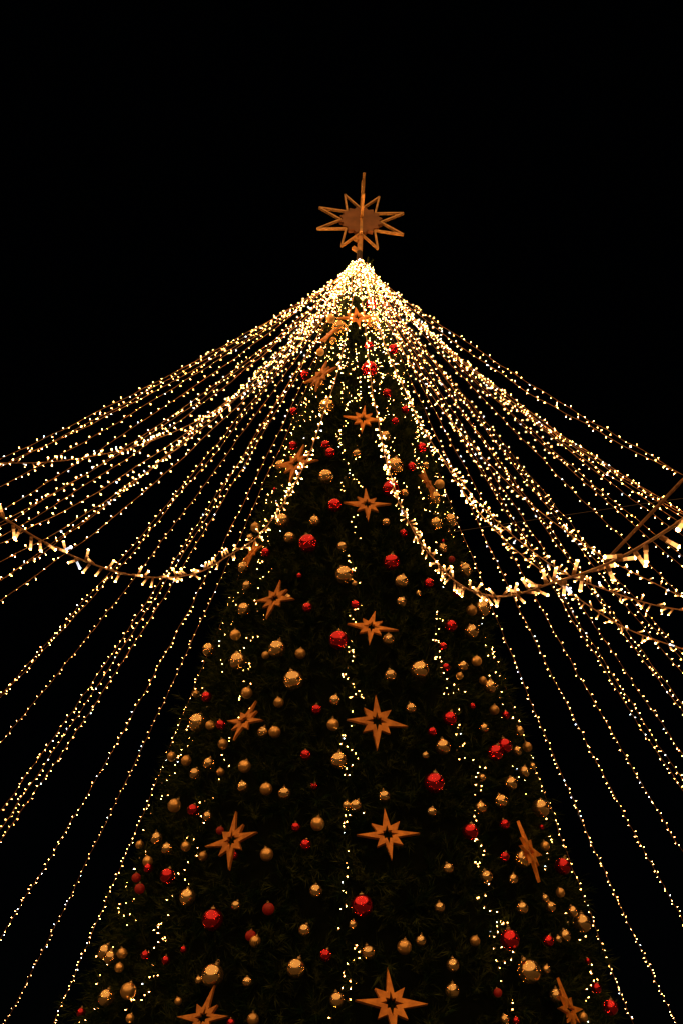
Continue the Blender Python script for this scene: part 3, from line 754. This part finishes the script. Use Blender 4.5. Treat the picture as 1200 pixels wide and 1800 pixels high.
# ------------------------------------------------------------------ fairy lights
BPROF = [(0, -0.004), (0.0076, -0.004), (0.0076, 0.012), (0.0058, 0.013), (0.0062, 0.040), (0.0067, 0.052), (0, 0.045)]
bV, bT, bM = lathe(BPROF, 6, [0, 0, 1, 1, 2, 2])
NPROF = [(0, -0.004), (0.0072, -0.004), (0.0072, 0.015), (0.0052, 0.016), (0.0055, 0.027), (0.0060, 0.046), (0.0060, 0.0490), (0.0042, 0.0525), (0, 0.054)]
nV, nT, nM = lathe(NPROF, 9, [0, 0, 5, 5, 1, 1, 2, 2])
BULB_MATS = [M_CABLE, M_LENS, M_TIP, M_CLENS, M_CTIP, M_ALENS]
DIM_MATS = [M_CABLE, M_DLENS, M_DTIP, M_CLENS, M_CTIP, M_ALENS]
bM_cool = np.where(bM == 1, 3, np.where(bM == 2, 4, bM))
BULB_WARM = tri_mesh('bulb', nV, nT, BULB_MATS, nM, True)
BULB_COOL = tri_mesh('bulb', nV, nT, BULB_MATS, np.where((nM == 1) | (nM == 5), 3, np.where(nM == 2, 4, nM)), True)


def basis(d):
    d = d / np.linalg.norm(d)
    u = np.cross(d, [0.31, 0.17, 0.93]); u /= np.linalg.norm(u)
    return np.stack([u, np.cross(d, u), d], 0)


def resample(P, gaps):
    """positions and tangents at running arc lengths"""
    seg = np.linalg.norm(np.diff(P, axis=0), axis=1)
    s = np.concatenate([[0], np.cumsum(seg)])
    q = []
    c = 0.02
    while c < s[-1]:
        q.append(c)
        c += gaps(np.array([np.interp(c, s, P[:, k]) for k in range(3)])) * rng.uniform(0.65, 1.35)
    q = np.array(q)
    X = np.stack([np.interp(q, s, P[:, k]) for k in range(3)], 1)
    X2 = np.stack([np.interp(q + 0.02, s, P[:, k]) for k in range(3)], 1)
    X0 = np.stack([np.interp(q - 0.02, s, P[:, k]) for k in range(3)], 1)
    Tn = X2 - X0
    Tn /= np.linalg.norm(Tn, axis=1)[:, None] + 1e-9
    return X, Tn


def bulbs(root, X, Tn, near=None, scale=1.0, dim=False, cool=0.05, spread=1.0):
    Vs, Ts, Ms, n = [], [], [], 0
    for j in range(len(X)):
        side = rng.normal(size=3)
        side -= Tn[j] * (side @ Tn[j])
        side /= np.linalg.norm(side)
        d = side * spread + Tn[j] * rng.uniform(-0.7, 0.7)
        Bm = basis(d) * scale
        p = X[j] + side * 0.006
        is_cool = rng.random() < cool
        if near is not None and near[j]:
            b = link('bulb', BULB_COOL if is_cool else BULB_WARM, root)
            M4 = Matrix(Bm.T.tolist()).to_4x4()
            M4.translation = p.tolist()
            b.matrix_local = Matrix.Translation(-Vector(root.location)) @ M4
            continue
        Vs.append(bV @ Bm + p); Ts.append(bT + n); n += len(bV)
        Ms.append(bM_cool if is_cool else bM)
    if Vs:
        V = np.concatenate(Vs) - np.array(root.location)
        o = link('bulbs', tri_mesh('bulbs', V, np.concatenate(Ts), DIM_MATS if dim else BULB_MATS, np.concatenate(Ms), True), root)
        o['kind'] = 'stuff'


def wander(n, amp, step):
    k = max(2, int(n / step))
    w = rng.normal(0, amp, (k, 3))
    W = np.stack([np.interp(np.linspace(0, k - 1, n), np.arange(k), w[:, c]) for c in range(3)], 1)
    q = max(3, int(step))
    K = np.hanning(q + 2)[1:-1]; K /= K.sum()
    return np.stack([np.convolve(np.pad(W[:, c], q, mode='edge'), K, mode='same')[q:-q] for c in range(3)], 1)


Z0 = 12.98
for (az, sl, cu), rmax, near, bright, lb in STRINGS:
    r = np.linspace(0.09, rmax, 260)
    P = np.stack([r * math.cos(az), r * math.sin(az), Z0 + sl * r + cu * r * r], 1)
    P[:, 2] += 0.06 * math.sin(az * 7.0) * np.exp(-r)
    P[:, 2] = np.minimum(P[:, 2] - sl * 0.17 * np.exp(-r / 0.3), Z0 + 0.03 - 0.1 * r)
    P += wander(260, 0.007 if near else 0.009, 9 if near else 4)
    P[0] = (0.09 * math.cos(az), 0.09 * math.sin(az), Z0)
    root = link('light_string', None)
    root.location = (0.09 * math.cos(az), 0.09 * math.sin(az), Z0)
    tag(root, lb, 'string lights', 'light strings fanning from the tree top')
    v, t = tube(P, 0.0030 if near else 0.0030, 5)
    link('cable', tri_mesh('cable', v - np.array(root.location), t, [M_CABLE], smooth=True), root)
    base = 0.056 if near else 0.105
    X, Tn = resample(P, lambda p: 0.085 if math.hypot(p[0], p[1]) < 1.1 else (base if not near or math.hypot(p[0], p[1]) > 3.6 else 0.115))
    rr = np.hypot(X[:, 0], X[:, 1])
    nr = (rr > near[0]) & (rr < near[1]) if near else None
    bulbs(root, X, Tn, nr, 0.62 if near else 0.60, bright < 0.6)

# short drops of light bunched round the tip of the tree
DROP_WORDS = ['first', 'second', 'third', 'fourth', 'fifth', 'sixth', 'seventh', 'eighth', 'ninth', 'tenth', 'eleventh', 'twelfth']
front = sorted([(-math.pi / 2 + (k - 5.5) * 0.30) for k in range(12)])
for k, az in enumerate(front):
    n = 26
    s = np.linspace(0, 1, n)
    ln = rng.uniform(0.7, 1.25)
    zt = Z0 - 0.02 - ln * s
    r = 0.10 + (cone_r(zt) + 0.03 - 0.10) * np.minimum(1, s * 2.2)
    a = az + 0.15 * np.sin(s * 5 + k)
    P = np.stack([r * np.cos(a), r * np.sin(a), zt], 1) + wander(n, 0.012, 3)
    root = link('light_drop', None)
    root.location = P[0].tolist()
    tag(root, 'short bright light strand bunched under the mast, %s from the left' % DROP_WORDS[k], 'string lights', 'short strands at the tree tip')
    v, t = tube(P, 0.005, 5)
    link('cable', tri_mesh('cable', v - P[0], t, [M_CABLE], smooth=True), root)
    X, Tn = resample(P, lambda p: 0.085)
    bulbs(root, X, Tn, None, 0.62, cool=0.03)

# strands wound down the tree itself
for lb, pts in TREE_LIGHTS:
    pz = np.array(pts)
    n = 40 * len(pts)
    s = np.linspace(0, len(pts) - 1, n)
    az = np.interp(s, np.arange(len(pts)), pz[:, 0])
    z = np.interp(s, np.arange(len(pts)), pz[:, 1])
    k = max(4, n // 10)
    ja = np.interp(np.linspace(0, k - 1, n), np.arange(k), rng.normal(0, 0.055, k))
    jr = np.interp(np.linspace(0, k - 1, n), np.arange(k), rng.uniform(-0.24, 0.02, k))
    r = np.maximum(cone_r(z) + jr, 0.05)
    az = az + ja / np.maximum(r, 0.4)
    P = np.stack([r * np.cos(az), r * np.sin(az), z], 1)
    root = link('tree_light_strand', None)
    root.location = P[0].tolist()
    tag(root, lb, 'string lights', 'light strands on the tree')
    Pc = P.copy(); Pc[:, :2] *= ((r - 0.03) / r)[:, None]
    v, t = tube(Pc, 0.003, 4)
    link('cable', tri_mesh('cable', v - P[0], t, [M_GREENWIRE], smooth=True), root)
    X, Tn = resample(P, lambda p: 0.06 if rng.random() < 0.78 else 0.2)
    bulbs(root, X, Tn, None, 0.38, cool=0.04, spread=0.8)

# strands pushed deep into the upper branches, lighting them from within
for k in range(9):
    az0 = -math.pi / 2 + (k - 4) * 0.36
    n = 120
    s = np.linspace(0, 1, n)
    z = 12.75 - (2.6 + 0.9 * rng.random()) * s
    kk = 16
    ja = np.interp(np.linspace(0, kk - 1, n), np.arange(kk), rng.normal(0, 0.10, kk))
    jr = np.interp(np.linspace(0, kk - 1, n), np.arange(kk), rng.uniform(-0.20, -0.03, kk))
    r = np.maximum(cone_r(z) + jr, 0.05)
    a = az0 + ja / np.maximum(r, 0.3)
    P = np.stack([r * np.cos(a), r * np.sin(a), z], 1)
    root = link('tree_light_strand', None)
    root.location = P[0].tolist()
    tag(root, 'light strand glowing deep inside the upper branches, %s from the left' % DROP_WORDS[k], 'string lights', 'strands deep in the upper branches')
    v, t = tube(P, 0.003, 4)
    link('cable', tri_mesh('cable', v - P[0], t, [M_GREENWIRE], smooth=True), root)
    X, Tn = resample(P, lambda p: 0.07 + 0.05 * (12.75 - p[2]))
    bulbs(root, X, Tn, None, 0.50, cool=0.02)

# ------------------------------------------------------------------ bare rope and distant wire
g = np.array(GUY)
s = np.linspace(0, 2, 40)
P = np.stack([np.interp(s, [0, 1, 2], g[:, c]) for c in range(3)], 1)
v, t = tube(P, 0.0033, 7)
rope = link('guy_rope', tri_mesh('guy_rope', v, t, [M_ROPE], smooth=True))
tag(rope, 'bare brown rope without bulbs slanting up from the near right light string', 'rope')
w = np.array(WIRE)
s = np.linspace(0, 3, 30)
P = np.stack([np.interp(s, [0, 1, 2, 3], w[:, c]) for c in range(3)], 1)
v, t = tube(P, 0.010, 5)
wire = link('overhead_wire', tri_mesh('overhead_wire', v, t, [M_WIRE], smooth=True))
tag(wire, 'faint dark wire crossing the night sky right of the tree', 'wire')
